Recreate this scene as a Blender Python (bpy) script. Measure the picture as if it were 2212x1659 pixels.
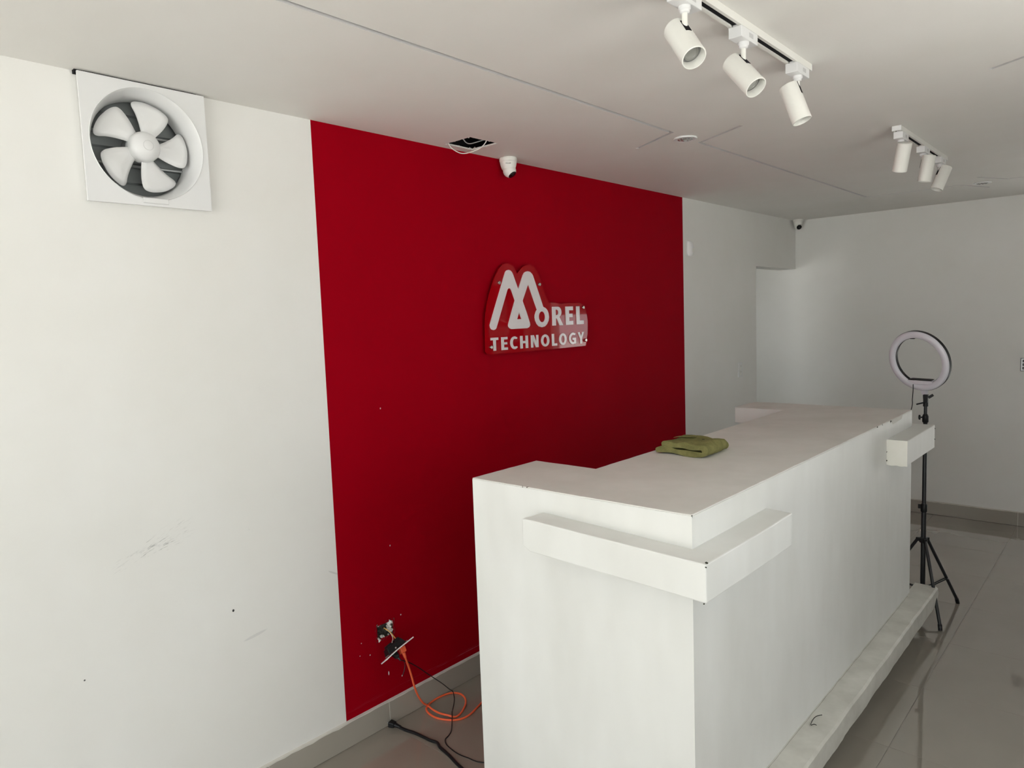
import bpy, bmesh, math, random
from math import sin, cos, pi, radians
from mathutils import Vector, Matrix, noise

random.seed(7)
SC = bpy.context.scene
for o in list(bpy.data.objects):
    bpy.data.objects.remove(o)
COL = SC.collection

# ------------------------------------------------------------------ camera
YAW, PIT, ROLL = 0.7305, -0.0913, -0.0364
CAM = Vector((2.3655, 0.0, 1.7))
fwd = Vector((-sin(YAW)*cos(PIT), cos(YAW)*cos(PIT), sin(PIT)))
rgt = fwd.cross(Vector((0, 0, 1))).normalized()
upv = rgt.cross(fwd)
r2 = cos(ROLL)*rgt + sin(ROLL)*upv
u2 = -sin(ROLL)*rgt + cos(ROLL)*upv
cd = bpy.data.cameras.new('camera')
cd.sensor_fit = 'HORIZONTAL'; cd.sensor_width = 36.0
cd.lens = 1543.21/2212*36.0
cd.clip_start = 0.02
cam = bpy.data.objects.new('camera', cd); COL.objects.link(cam)
M = Matrix((( r2.x, u2.x, -fwd.x, CAM.x), (r2.y, u2.y, -fwd.y, CAM.y), (r2.z, u2.z, -fwd.z, CAM.z), (0, 0, 0, 1)))
cam.matrix_world = M
SC.camera = cam

# ------------------------------------------------------------------ sky, sun, exposure
w = bpy.data.worlds.new('overcast_sky'); SC.world = w; w.use_nodes = True
bg = w.node_tree.nodes['Background']
bg.inputs['Color'].default_value = (0.94, 0.99, 1.0, 1)
bg.inputs['Strength'].default_value = 0.75
sd = bpy.data.lights.new('sun', 'SUN'); sd.energy = 6.6; sd.angle = radians(3); sd.color = (1.0, 0.985, 0.955)
sun = bpy.data.objects.new('sun', sd); COL.objects.link(sun)
sun.rotation_euler = (radians(-14), 0, 0)       # light travels towards -y and down: it never enters the shop front
vs = SC.view_settings
vs.view_transform = 'Standard'; vs.look = 'None'; vs.gamma = 1.0; vs.use_curve_mapping = False
vs.exposure = 2.18
SC.cycles.max_bounces = 6; SC.cycles.diffuse_bounces = 4; SC.cycles.glossy_bounces = 3
SC.cycles.use_adaptive_sampling = True; SC.cycles.adaptive_threshold = 0.1

def portal(name, loc, rot, sx, sy):
    ld = bpy.data.lights.new(name, 'AREA'); ld.shape = 'RECTANGLE'; ld.size = sx; ld.size_y = sy
    ld.cycles.is_portal = True
    o = bpy.data.objects.new(name, ld); COL.objects.link(o); o.location = loc; o.rotation_euler = rot

# ------------------------------------------------------------------ dimensions
H = 2.465          # ceiling height
YB = 6.459         # back wall
YF = -2.20         # shop front
XR = 3.06          # right wall
RED0, RED1 = 1.567, 4.414
BBH = 0.107        # baseboard height
DOORY, DOORZ = 5.607, 2.045
WT = 0.15          # wall thickness
ROOF = 3.05
BD0, BD1, BDZ = 2.31, 2.835, 2.10
# openings through which daylight comes in: (u0, u1, z0, z1)
FRONT_OPEN = [(.10, 3.0, 0, 2.42)]
RIGHT_OPEN = [(-.3, .7, .95, 2.2), (1.5, 2.5, .95, 2.2), (5.0, 5.35, 1.0, 1.8)]  # unseen side windows, added to brighten the counter side and back wall
BACK_OPEN = [(BD0, BD1, 0, BDZ)]
CORR_OPEN = [(-1.45, -.45, 1.0, 2.05)]
for (u0, u1, z0, z1) in FRONT_OPEN: portal('shopfront_portal', ((u0+u1)/2, YF-WT-.02, (z0+z1)/2), (radians(90), 0, 0), u1-u0, z1-z0)
for (u0, u1, z0, z1) in RIGHT_OPEN[:2]: portal('side_portal', (XR+WT+.02, (u0+u1)/2, (z0+z1)/2), (radians(90), 0, radians(90)), u1-u0, z1-z0)

# ------------------------------------------------------------------ materials
def new_mat(name):
    m = bpy.data.materials.new(name); m.use_nodes = True
    nt = m.node_tree
    return m, nt, nt.nodes['Principled BSDF']

def mat(name, col, rough=0.5, spec=0.5, metal=0.0, noise_amt=0.0, noise_scale=8.0, bump=0.0, bump_scale=60.0, coat=0.0, stretch=(1, 1, 1), alpha=None, sheen=0.0):
    m, nt, b = new_mat(name)
    b.inputs['Base Color'].default_value = (*col, 1)
    b.inputs['Roughness'].default_value = rough
    b.inputs['Specular IOR Level'].default_value = spec
    b.inputs['Metallic'].default_value = metal
    if coat: b.inputs['Coat Weight'].default_value = coat; b.inputs['Coat Roughness'].default_value = 0.03
    if sheen: b.inputs['Sheen Weight'].default_value = sheen
    tc = nt.nodes.new('ShaderNodeTexCoord')
    mp = nt.nodes.new('ShaderNodeMapping'); mp.inputs['Scale'].default_value = stretch
    nt.links.new(tc.outputs['Object'], mp.inputs['Vector'])
    if noise_amt:
        n = nt.nodes.new('ShaderNodeTexNoise'); n.inputs['Scale'].default_value = noise_scale; n.inputs['Detail'].default_value = 3; n.inputs['Roughness'].default_value = .65
        nt.links.new(mp.outputs['Vector'], n.inputs['Vector'])
        mx = nt.nodes.new('ShaderNodeMixRGB'); mx.blend_type = 'MULTIPLY'
        rp = nt.nodes.new('ShaderNodeValToRGB')
        rp.color_ramp.elements[0].position = .3; rp.color_ramp.elements[1].position = .7
        lo = 1 - noise_amt
        rp.color_ramp.elements[0].color = (lo, lo*0.995, lo*0.98, 1); rp.color_ramp.elements[1].color = (1, 1, 1, 1)
        nt.links.new(n.outputs['Fac'], rp.inputs['Fac'])
        mx.inputs['Fac'].default_value = 1
        mx.inputs['Color1'].default_value = (*col, 1)
        nt.links.new(rp.outputs['Color'], mx.inputs['Color2'])
        nt.links.new(mx.outputs['Color'], b.inputs['Base Color'])
    if bump:
        n2 = nt.nodes.new('ShaderNodeTexNoise'); n2.inputs['Scale'].default_value = bump_scale; n2.inputs['Detail'].default_value = 2
        nt.links.new(mp.outputs['Vector'], n2.inputs['Vector'])
        bp = nt.nodes.new('ShaderNodeBump'); bp.inputs['Strength'].default_value = bump; bp.inputs['Distance'].default_value = 0.004
        nt.links.new(n2.outputs['Fac'], bp.inputs['Height'])
        nt.links.new(bp.outputs['Normal'], b.inputs['Normal'])
    return m

def add_marks(m, marks, base):
    """wear with a shape of its own: list of (center, radii, angle about x, colour, streaky, strength) laid over the base colour"""
    nt = m.node_tree; b = nt.nodes['Principled BSDF']
    tc = nt.nodes.new('ShaderNodeTexCoord')
    src = b.inputs['Base Color'].links[0].from_socket if b.inputs['Base Color'].links else None
    for (ce, ra, ang, col, streak, st) in marks:
        mp = nt.nodes.new('ShaderNodeMapping'); mp.vector_type = 'TEXTURE'
        mp.inputs['Location'].default_value = ce; mp.inputs['Rotation'].default_value = (ang, 0, 0); mp.inputs['Scale'].default_value = ra
        nt.links.new(tc.outputs['Object'], mp.inputs['Vector'])
        ln = nt.nodes.new('ShaderNodeVectorMath'); ln.operation = 'LENGTH'
        nt.links.new(mp.outputs['Vector'], ln.inputs[0])
        rp = nt.nodes.new('ShaderNodeMapRange'); rp.inputs['From Min'].default_value = 1.0; rp.inputs['From Max'].default_value = 0.75 if not streak else 0.2
        rp.inputs['To Min'].default_value = 0; rp.inputs['To Max'].default_value = st
        nt.links.new(ln.outputs['Value'], rp.inputs['Value'])
        fac = rp.outputs['Result']
        if streak:
            m2 = nt.nodes.new('ShaderNodeMapping'); m2.inputs['Scale'].default_value = (1, 1.6, 5.0); m2.inputs['Location'].default_value = (3.1, 0.3, 1.7)
            nt.links.new(mp.outputs['Vector'], m2.inputs['Vector'])
            n = nt.nodes.new('ShaderNodeTexNoise'); n.inputs['Scale'].default_value = 1.6; n.inputs['Detail'].default_value = 5; n.inputs['Roughness'].default_value = .7
            nt.links.new(m2.outputs['Vector'], n.inputs['Vector'])
            r3 = nt.nodes.new('ShaderNodeMapRange'); r3.inputs['From Min'].default_value = .56; r3.inputs['From Max'].default_value = .66
            nt.links.new(n.outputs['Fac'], r3.inputs['Value'])
            mu = nt.nodes.new('ShaderNodeMath'); mu.operation = 'MULTIPLY'
            nt.links.new(fac, mu.inputs[0]); nt.links.new(r3.outputs['Result'], mu.inputs[1]); fac = mu.outputs[0]
        mx = nt.nodes.new('ShaderNodeMixRGB'); nt.links.new(fac, mx.inputs['Fac'])
        if src: nt.links.new(src, mx.inputs['Color1'])
        else: mx.inputs['Color1'].default_value = (*base, 1)
        mx.inputs['Color2'].default_value = (*col, 1)
        src = mx.outputs['Color']
    nt.links.new(src, b.inputs['Base Color'])

WHITE = (0.80, 0.795, 0.77)
m_wall = mat('white_wall_paint', WHITE, .55, .35, noise_amt=.035, noise_scale=2.2)
add_marks(m_wall, [
    ((0, .886, 1.02), (1, .155, .034), radians(24), (.28, .28, .27), True, .9),
    ((0, .93, 1.015), (1, .10, .030), radians(14), (.25, .25, .24), True, .9),
    ((0, 1.135, .717), (1, .0045, .0055), 0, (.03, .03, .03), False, 1),
    ((0, 1.215, .99), (1, .02, .014), radians(-40), (.45, .45, .44), True, .7),
    ((0, 1.21, .60), (1, .05, .006), radians(8), (.5, .5, .5), False, .35),
    ((0, .66, .66), (1, .003, .003), 0, (.1, .1, .1), False, 1),
    ((0, 1.55, .73), (1, .03, .004), radians(-30), (.45, .44, .43), False, .4),
], WHITE)
m_red = mat('crimson_wall_paint', (0.32, 0.0004, 0.008), .5, .02, noise_amt=.05, noise_scale=3)
add_marks(m_red, [
    ((0, 1.79, .22), (1, .003, .010), 0, (.8, .7, .7), False, 1),
    ((0, 1.87, .45), (1, .003, .004), 0, (.8, .7, .7), False, 1),
    ((0, 1.832, .765), (1, .003, .004), 0, (.8, .7, .7), False, 1),
    ((0, 1.86, .18), (1, .003, .004), 0, (.7, .6, .6), False, 1),
    ((0, 1.70, .335), (1, .003, .003), 0, (.8, .7, .7), False, 1),
    ((0, 1.82, 1.35), (1, .003, .004), 0, (.7, .5, .5), False, 1),
    ((0, 1.66, .40), (1, .0025, .0025), 0, (.7, .5, .5), False, 1),
    ((0, 1.65, .35), (1, .0025, .0025), 0, (.7, .5, .5), False, 1),
    ((0, 2.3, .14), (1, .9, .012), 0, (.60, .35, .36), True, .5),
], (0.335, 0.004, 0.020))
m_ceil = mat('white_ceiling_paint', (0.81, 0.795, 0.765), .6, .3, noise_amt=.04, noise_scale=1.6)
m_groove = mat('groove_grey', (0.62, 0.61, 0.60), .5, .3)  # grey given to the inside faces of the grooves
m_plaster = mat('painted_plaster', (0.80, 0.80, 0.775), .5, .4, noise_amt=.10, noise_scale=3.5, bump=.12, bump_scale=25, stretch=(1, 1, .35))
m_ctop = mat('painted_plaster_worktop', (0.78, 0.765, 0.73), .48, .4, noise_amt=.10, noise_scale=5, bump=.10, bump_scale=30)
m_ledge = mat('grimy_painted_ledge', (0.70, 0.685, 0.63), .55, .35, noise_amt=.22, noise_scale=7, bump=.2, bump_scale=22)
m_palep = mat('pale_plaster', (0.86, 0.84, 0.77), .7, .2, noise_amt=.05, bump=.2)
m_tile = mat('polished_grey_tile', (0.300, 0.270, 0.230), .04, .5, noise_amt=.07, noise_scale=2.4, coat=1.0)
m_tile.node_tree.nodes['Principled BSDF'].inputs['Coat IOR'].default_value = 1.62
m_grout = mat('tile_grout', (0.30, 0.27, 0.235), .8, .2, noise_amt=.45, noise_scale=5)
m_bgrout = mat('pale_baseboard_grout', (0.66, 0.63, 0.58), .8, .2)
m_bbtile = mat('baseboard_tile', (0.37, 0.342, 0.30), .16, .5, noise_amt=.05, noise_scale=3)
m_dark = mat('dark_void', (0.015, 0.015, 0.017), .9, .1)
m_wpl = mat('white_plastic', (0.76, 0.765, 0.77), .28, .5, noise_amt=.02, noise_scale=5)
m_wmetal = mat('white_enamel', (0.78, 0.775, 0.73), .38, .45)
m_grey = mat('grey_shutter', (0.26, 0.28, 0.28), .45, .4)
m_greyp = mat('pale_grey_plastic', (0.56, 0.56, 0.56), .4, .4)
m_greyl = mat('grey_steel', (0.45, 0.46, 0.46), .35, .5, metal=.6)
m_black = mat('black_plastic', (0.008, 0.008, 0.009), .42, .3)
m_blackm = mat('black_metal', (0.012, 0.013, 0.015), .3, .5)
m_lens = mat('black_glass', (0.008, 0.008, 0.01), .05, .6)
m_alu = mat('aluminium', (0.62, 0.62, 0.60), .3, .5, metal=1.0)
m_led = mat('clear_led_lens', (0.26, 0.26, 0.24), .10, .6, coat=.5)
m_refl = mat('lamp_reflector', (0.3, 0.3, 0.3), .25, .5, metal=.8)
m_orange = mat('orange_rubber', (0.92, 0.15, 0.055), .45, .4)
m_copper = mat('yellow_wire', (0.72, 0.42, 0.12), .5, .4)
m_wwire = mat('white_wire', (0.72, 0.70, 0.66), .5, .4)
m_gwire = mat('grey_wire', (0.35, 0.35, 0.35), .5, .4)
m_cement = mat('rough_cement', (0.13, 0.12, 0.105), .95, .1, noise_amt=.7, noise_scale=90, bump=1, bump_scale=160)
m_crumb = mat('broken_plaster', (0.72, 0.70, 0.66), .9, .1, noise_amt=.2, noise_scale=60, bump=.6, bump_scale=120)
m_cloth = mat('olive_cloth', (0.262, 0.248, 0.098), .95, .1, noise_amt=.35, noise_scale=28, bump=.35, bump_scale=220)
m_stain = mat('dark_stain', (0.03, 0.03, 0.02), .9, .1)
m_acry = mat('red_acrylic', (0.34, 0.001, 0.005), .03, .26)
m_lett = mat('white_acrylic_letter', (0.72, 0.67, 0.68), .12, .5)
m_diff = mat('milky_lamp_diffuser', (0.66, 0.645, 0.70), .28, .5)
m_pave = mat('concrete_pavement', (0.48, 0.475, 0.46), .9, .2, noise_amt=.2, noise_scale=1)
m_dwood = mat('dark_door', (0.018, 0.015, 0.014), .5, .3)
m_paper = mat('white_sheet', (0.8, 0.78, 0.76), .7, .2)
m_print = mat('grey_print', (0.12, 0.12, 0.12), .7, .2)
m_facade = mat('far_facade', (0.10, 0.09, 0.085), .9, .2)
m_chrome = mat('chrome_standoff', (0.5, 0.48, 0.45), .22, .5, metal=1.0)

# ------------------------------------------------------------------ mesh helpers
class MB:
    def __init__(s): s.v = []; s.f = []; s.mi = []
    def add(s, vs_, fs, mi=0):
        n = len(s.v); s.v += [Vector(q) for q in vs_]
        for f in fs: s.f.append([i+n for i in f]); s.mi.append(mi)
        return s
    def box(s, x0, x1, y0, y1, z0, z1, mi=0):
        return s.add([(x0, y0, z0), (x1, y0, z0), (x1, y1, z0), (x0, y1, z0), (x0, y0, z1), (x1, y0, z1), (x1, y1, z1), (x0, y1, z1)],
                     [(0, 3, 2, 1), (4, 5, 6, 7), (0, 1, 5, 4), (1, 2, 6, 5), (2, 3, 7, 6), (3, 0, 4, 7)], mi)
    def obox(s, c, ax, ay, az, hx, hy, hz, taper=1.0, mi=0):
        c = Vector(c); P = []
        for k in (-1, 1):
            t = 1.0 if k < 0 else taper
            for (i, j) in ((-1, -1), (1, -1), (1, 1), (-1, 1)):
                P.append(c + ax*hx*i*t + ay*hy*j*t + az*hz*k)
        return s.add(P, [(0, 3, 2, 1), (4, 5, 6, 7), (0, 1, 5, 4), (1, 2, 6, 5), (2, 3, 7, 6), (3, 0, 4, 7)], mi)
    def lathe(s, o, u, prof, n=32, cap0=True, cap1=True, mi=0):
        o = Vector(o); u = Vector(u).normalized(); a, b = basis(u); P = []; F = []
        for (r, t) in prof:
            for i in range(n):
                an = 2*pi*i/n; P.append(o + u*t + (a*cos(an) + b*sin(an))*r)
        for k in range(len(prof)-1):
            for i in range(n):
                j = (i+1) % n; F.append((k*n+i, k*n+j, (k+1)*n+j, (k+1)*n+i))
        if cap0: F.append(tuple(reversed(range(n))))
        if cap1: F.append(tuple((len(prof)-1)*n+i for i in range(n)))
        return s.add(P, F, mi)
    def cyl(s, p, q, r, n=20, r1=None, mi=0):
        p = Vector(p); q = Vector(q); return s.lathe(p, q-p, [(r, 0), (r if r1 is None else r1, (q-p).length)], n, mi=mi)
    def tube(s, pts, r, n=8, sub=6, mi=0):
        P = smooth_path(pts, sub) if sub > 1 else [Vector(q) for q in pts]
        V = []; F = []; prev = None
        for i, q in enumerate(P):
            t = (P[min(i+1, len(P)-1)] - P[max(i-1, 0)]).normalized()
            if prev is None: a, b = basis(t)
            else:
                a = (prev - t*prev.dot(t)).normalized(); b = t.cross(a)
            prev = a
            for k in range(n):
                an = 2*pi*k/n; V.append(q + (a*cos(an) + b*sin(an))*r)
        for i in range(len(P)-1):
            for k in range(n):
                j = (k+1) % n; F.append((i*n+k, i*n+j, (i+1)*n+j, (i+1)*n+k))
        F.append(tuple(reversed(range(n)))); F.append(tuple((len(P)-1)*n+k for k in range(n)))
        return s.add(V, F, mi)

def basis(u):
    u = Vector(u).normalized()
    h = Vector((0, 0, 1)) if abs(u.z) < .9 else Vector((1, 0, 0))
    a = h.cross(u).normalized(); return a, u.cross(a)

def smooth_path(pts, sub):
    p = [Vector(q) for q in pts]; out = []
    for i in range(len(p)-1):
        p0 = p[max(i-1, 0)]; p1 = p[i]; p2 = p[i+1]; p3 = p[min(i+2, len(p)-1)]
        for k in range(sub):
            t = k/sub
            out.append(.5*((2*p1) + (p2-p0)*t + (2*p0-5*p1+4*p2-p3)*t*t + (3*p1-p0-3*p2+p3)*t*t*t))
    out.append(p[-1]); return out

ORG = {}
def org(o): return ORG.get(o.name, Vector((0, 0, 0)))

def finish(o, parent=None, smooth=False, bevel=0.0, seg=2):
    if smooth:
        for pl in o.data.polygons: pl.use_smooth = True
        if bevel == 0:
            try:
                o.data.set_sharp_from_angle(angle=radians(38))
            except Exception: pass
    if bevel:
        md = o.modifiers.new('bevel', 'BEVEL'); md.width = bevel; md.segments = seg; md.limit_method = 'ANGLE'; md.angle_limit = radians(40)
    return o

def obj(name, mb, m, parent=None, smooth=False, bevel=0.0, seg=2, origin=None, recalc=True):
    O = org(parent) if parent is not None else (Vector(origin) if origin is not None else Vector((0, 0, 0)))
    me = bpy.data.meshes.new(name)
    me.from_pydata([v - O for v in mb.v], [], mb.f)
    ms = m if isinstance(m, (list, tuple)) else [m]
    for q in ms: me.materials.append(q)
    for pl, i in zip(me.polygons, mb.mi): pl.material_index = i
    if recalc:
        bm = bmesh.new(); bm.from_mesh(me); bmesh.ops.recalc_face_normals(bm, faces=bm.faces); bm.to_mesh(me); bm.free()
    o = bpy.data.objects.new(name, me); COL.objects.link(o)
    if parent is not None: o.parent = parent
    else: o.location = O
    ORG[o.name] = O
    return finish(o, parent, smooth, bevel, seg)

def tag(o, label, cat, group=None):
    o['label'] = label; o['category'] = cat
    if group: o['group'] = group
    return o

def thing(name, loc, label, cat, group=None):
    o = bpy.data.objects.new(name, None); COL.objects.link(o); o.location = loc
    o.empty_display_size = .05
    ORG[o.name] = Vector(loc)
    return tag(o, label, cat, group)

def struct(name, mb, m, label=None, **k):
    o = obj(name, mb, m, **k); o['kind'] = 'structure'
    if label: o['label'] = label
    return o

def flat_shape(name, loops, depth, to3d, m, parent, bevel=0.0):
    """closed 2-D loops (first outer, rest holes) filled, given depth, and placed by to3d(u, v, d)"""
    cu = bpy.data.curves.new('tmp', 'CURVE'); cu.dimensions = '2D'; cu.fill_mode = 'BOTH'; cu.extrude = depth/2
    for lp in loops:
        sp = cu.splines.new('POLY'); sp.points.add(len(lp)-1); sp.use_cyclic_u = True
        for i, (a, b) in enumerate(lp): sp.points[i].co = (a, b, 0, 1)
    to = bpy.data.objects.new('tmp', cu); COL.objects.link(to)
    dg = bpy.context.evaluated_depsgraph_get(); dg.update()
    me = bpy.data.meshes.new_from_object(to.evaluated_get(dg))
    mb = MB(); mb.add([to3d(v.co.x, v.co.y, v.co.z + depth/2) for v in me.vertices], [tuple(pl.vertices) for pl in me.polygons])
    bpy.data.objects.remove(to); bpy.data.curves.remove(cu); bpy.data.meshes.remove(me)
    return obj(name, mb, m, parent)

def text_mesh(txt, size, to3d, name, m, parent):
    cu = bpy.data.curves.new('tmp', 'FONT'); cu.body = txt; cu.size = size; cu.align_x = 'CENTER'; cu.align_y = 'CENTER'; cu.extrude = .0001
    to = bpy.data.objects.new('tmp', cu); COL.objects.link(to)
    dg = bpy.context.evaluated_depsgraph_get(); dg.update()
    me = bpy.data.meshes.new_from_object(to.evaluated_get(dg))
    mb = MB(); mb.add([to3d(v.co.x, v.co.y, v.co.z) for v in me.vertices], [tuple(pl.vertices) for pl in me.polygons])
    bpy.data.objects.remove(to); bpy.data.meshes.remove(me)
    return obj(name, mb, m, parent)

# ================================================================== SETTING
# ---- floor: grout bed + polished tiles
TS = 0.555; G = 0.0009
floor = struct('floor', MB().box(-WT, XR, YF, YB, -.05, -.0009), m_grout, 'polished grey tile floor of the reception room')
xe = [0, .555, 1.11, 1.665, 2.22, 2.775, XR]
ye = [YF] + [1.775 + TS*n for n in range(-7, 9)] + [YB]
tile_me = {}
for i in range(len(xe)-1):
    for j in range(len(ye)-1):
        sx, sy = round(xe[i+1]-xe[i], 4), round(ye[j+1]-ye[j], 4)
        if (sx, sy) not in tile_me:
            hx, hy = sx/2-G, sy/2-G; c = .0005
            mb = MB()
            mb.add([(-hx, -hy, -.008), (hx, -hy, -.008), (hx, hy, -.008), (-hx, hy, -.008),
                    (-hx, -hy, -c), (hx, -hy, -c), (hx, hy, -c), (-hx, hy, -c),
                    (-hx+c, -hy+c, 0), (hx-c, -hy+c, 0), (hx-c, hy-c, 0), (-hx+c, hy-c, 0)],
                   [(8, 9, 10, 11), (4, 5, 9, 8), (5, 6, 10, 9), (6, 7, 11, 10), (7, 4, 8, 11), (0, 1, 5, 4), (1, 2, 6, 5), (2, 3, 7, 6), (3, 0, 4, 7), (0, 3, 2, 1)])
            t = obj('floor_tile', mb, m_tile, floor); tile_me[(sx, sy)] = t.data
        else:
            t = bpy.data.objects.new('floor_tile', tile_me[(sx, sy)]); COL.objects.link(t); t.parent = floor
        t.location = ((xe[i]+xe[i+1])/2, (ye[j]+ye[j+1])/2, 0)
struct('floor_corridor', MB().box(-1.6, -WT, 4.2, YB, -.05, 0), m_tile, 'tiled floor of the side corridor')

# ---- left wall with fan opening, broken socket hole and doorway
FANY, FANZ, FANS = .964, 2.2765, .186       # fan centre and half size
fy0, fy1, fz0, fz1 = FANY-.158, FANY+.158, FANZ-.158, FANZ+.158
cy0, cy1, cz0, cz1 = 1.742, 1.824, .384, .442
mb = MB()
ys = [YF, fy0, fy1, RED0, cy0, cy1, RED1, DOORY, YB]
zs = [0, BBH-.004, cz0, cz1, DOORZ, fz0, fz1, H, ROOF]
for i in range(len(ys)-1):
    for j in range(len(zs)-1):
        y0, y1, z0, z1 = ys[i], ys[i+1], zs[j], zs[j+1]; ym, zm = (y0+y1)/2, (z0+z1)/2
        if ym > DOORY and zm < DOORZ: continue
        mi = 1 if (RED0 < ym < RED1 and BBH-.004 < zm) else 0
        mb.add([(-WT, y0, z0), (-WT, y1, z0), (-WT, y1, z1), (-WT, y0, z1)], [(0, 3, 2, 1)])
        if (fy0 < ym < fy1 and fz0 < zm < fz1) or (cy0 < ym < cy1 and cz0 < zm < cz1): continue
        mb.add([(0, y0, z0), (0, y1, z0), (0, y1, z1), (0, y0, z1)], [(0, 1, 2, 3)], mi)
mb.add([(0, DOORY, 0), (-WT, DOORY, 0), (-WT, DOORY, DOORZ), (0, DOORY, DOORZ)], [(0, 1, 2, 3)])
mb.add([(0, DOORY, DOORZ), (-WT, DOORY, DOORZ), (-WT, YB, DOORZ), (0, YB, DOORZ)], [(0, 1, 2, 3)])
for (a, b, c, d) in ((fy0, fy1, fz0, fz1),):
    for q in (((0, a, c), (0, b, c), (-.13, b, c), (-.13, a, c)), ((0, a, d), (0, b, d), (-.13, b, d), (-.13, a, d)),
              ((0, a, c), (0, a, d), (-.13, a, d), (-.13, a, c)), ((0, b, c), (0, b, d), (-.13, b, d), (-.13, b, c))):
        mb.add(q, [(0, 1, 2, 3)])
wall_left = struct('wall_left', mb, [m_wall, m_red], 'long white wall with a crimson painted panel', recalc=False)

# broken hole where the socket was torn out: rough cement recess with crumbly plaster rim
nY, nZ = 13, 10
mb = MB(); P = []; F = []
for j in range(nZ+1):
    for i in range(nY+1):
        u, v = i/nY, j/nZ
        edge = min(u, 1-u, v, 1-v)*min(nY, nZ)
        y = cy0 - .006 + (cy1-cy0+.012)*u; z = cz0 - .006 + (cz1-cz0+.012)*v
        d = 0 if edge < .5 else -.016 - .02*random.random()
        if edge < .5: d = .0015; y += random.uniform(-.005, .005); z += random.uniform(-.005, .005)
        P.append((d, y, z))
for j in range(nZ):
    for i in range(nY):
        a = j*(nY+1)+i; F.append((a, a+1, a+nY+2, a+nY+1))
mb.add(P, F)
obj('socket_cavity', mb, m_cement, wall_left)
mb = MB()
for k in range(26):
    u = random.random()
    if k < 16: y, z = cy1 - .022*random.random(), cz0 + (cz1-cz0)*(0.25+.7*random.random())
    else: y, z = cy0 + (cy1-cy0)*u, (cz1 if random.random() < .5 else cz0) + random.uniform(-.004, .004)
    r = random.uniform(.003, .009); a, b = basis(Vector((random.random(), random.random(), random.random()+.1)))
    mb.obox((-.008+random.uniform(-.004, .006), y, z), a, b, a.cross(b), r*.5, r, r*.7)
obj('plaster_crumbs', mb, m_crumb, wall_left)['kind'] = 'stuff'

# ---- walls with openings
def wall_open(name, axis, at0, at1, a0, a1, openings, label):
    """solid wall slab between a0..a1 with rectangular openings (u0, u1, z0, z1)"""
    us = sorted({a0, a1, *[o[0] for o in openings], *[o[1] for o in openings]})
    zs_ = sorted({0, ROOF, *[o[2] for o in openings], *[o[3] for o in openings]})
    mb = MB()
    for i in range(len(us)-1):
        for j in range(len(zs_)-1):
            um, zm = (us[i]+us[i+1])/2, (zs_[j]+zs_[j+1])/2
            if any(o[0] < um < o[1] and o[2] < zm < o[3] for o in openings): continue
            if axis == 'x': mb.box(us[i], us[i+1], at0, at1, zs_[j], zs_[j+1])
            else: mb.box(at0, at1, us[i], us[i+1], zs_[j], zs_[j+1])
    return struct(name, mb, m_wall, label)
wall_open('wall_right', 'y', XR, XR+WT, YF, YB, RIGHT_OPEN, 'white right hand wall')
wall_open('wall_front', 'x', YF-WT, YF, -WT, XR+WT, FRONT_OPEN, 'open shop front behind the camera')
wall_open('wall_back', 'x', YB, YB+WT, -1.6, XR+WT, BACK_OPEN, 'white back wall running on behind the doorway')
d2 = struct('unseen_door', MB().box(XR-.03, XR, 5.45, 6.2, 0, 2.05), m_dwood, 'unseen dark door added on the right hand wall for the sign to reflect')  # unseen door, added as a dark surface for the sign to reflect
for (y0, y1, z0, z1) in ((5.74, 5.92, 1.66, 1.90), (5.62, 5.96, 1.51, 1.62), (5.66, 5.95, 1.32, 1.46)):
    obj('reflected_sheet', MB().box(XR-.033, XR-.03, y0, y1, z0, z1), m_paper, d2)  # white sheets put here as bright patches in the sign's reflection
# ---- corridor beyond the doorway
wall_open('wall_corridor_end', 'x', 4.2-WT, 4.2, -1.6-WT, -WT, CORR_OPEN, 'white end wall of the side corridor with a small window')
wall_open('wall_corridor_side', 'y', -1.6-WT, -1.6, 4.2, YB+WT, [], 'outer white wall of the side corridor')

# ---- ceiling: slab with shadow-gap grooves and a torn square hole
GX0, GX1, GY0, GY1, CX, CYm = .813, 2.245, .34, 5.549, 1.53, 2.945
gw = .0085
def groove(p, q):
    p = Vector((*p, H)); q = Vector((*q, H)); t = (q-p).normalized(); n = Vector((-t.y, t.x, 0))
    return MB().obox((p+q)/2, t, n, Vector((0, 0, 1)), (q-p).length/2 + .006, gw, .021)
GR = []
def chain(*pts):
    for a, b in zip(pts, pts[1:]): GR.append((a, b))
chain((.563, 2.946), (GX0, 2.812), (GX0, GY0), (CX-.13, GY0), (CX-.01, GY0+.26))
chain((1.061, 2.944), (GX0-.005, 3.078), (GX0+.02, GY1), (1.401, GY1+.003), (1.521, 5.826))
chain((1.539, 5.314), (1.662, GY1), (GX1, GY1), (GX1, 3.078), (GX1+.25, 2.944))
chain((1.945, 2.902), (GX1, 2.73), (GX1, GY0), (CX+.13, GY0), (CX+.01, GY0-.26))
slab = MB().box(-1.6-WT, XR+WT, YF-WT, YB+WT, H, H+.035)
ceiling = obj('ceiling', slab, m_ceil)
cut = bpy.data.objects.new('tmpcut', bpy.data.meshes.new('tmpcut')); COL.objects.link(cut)
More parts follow.
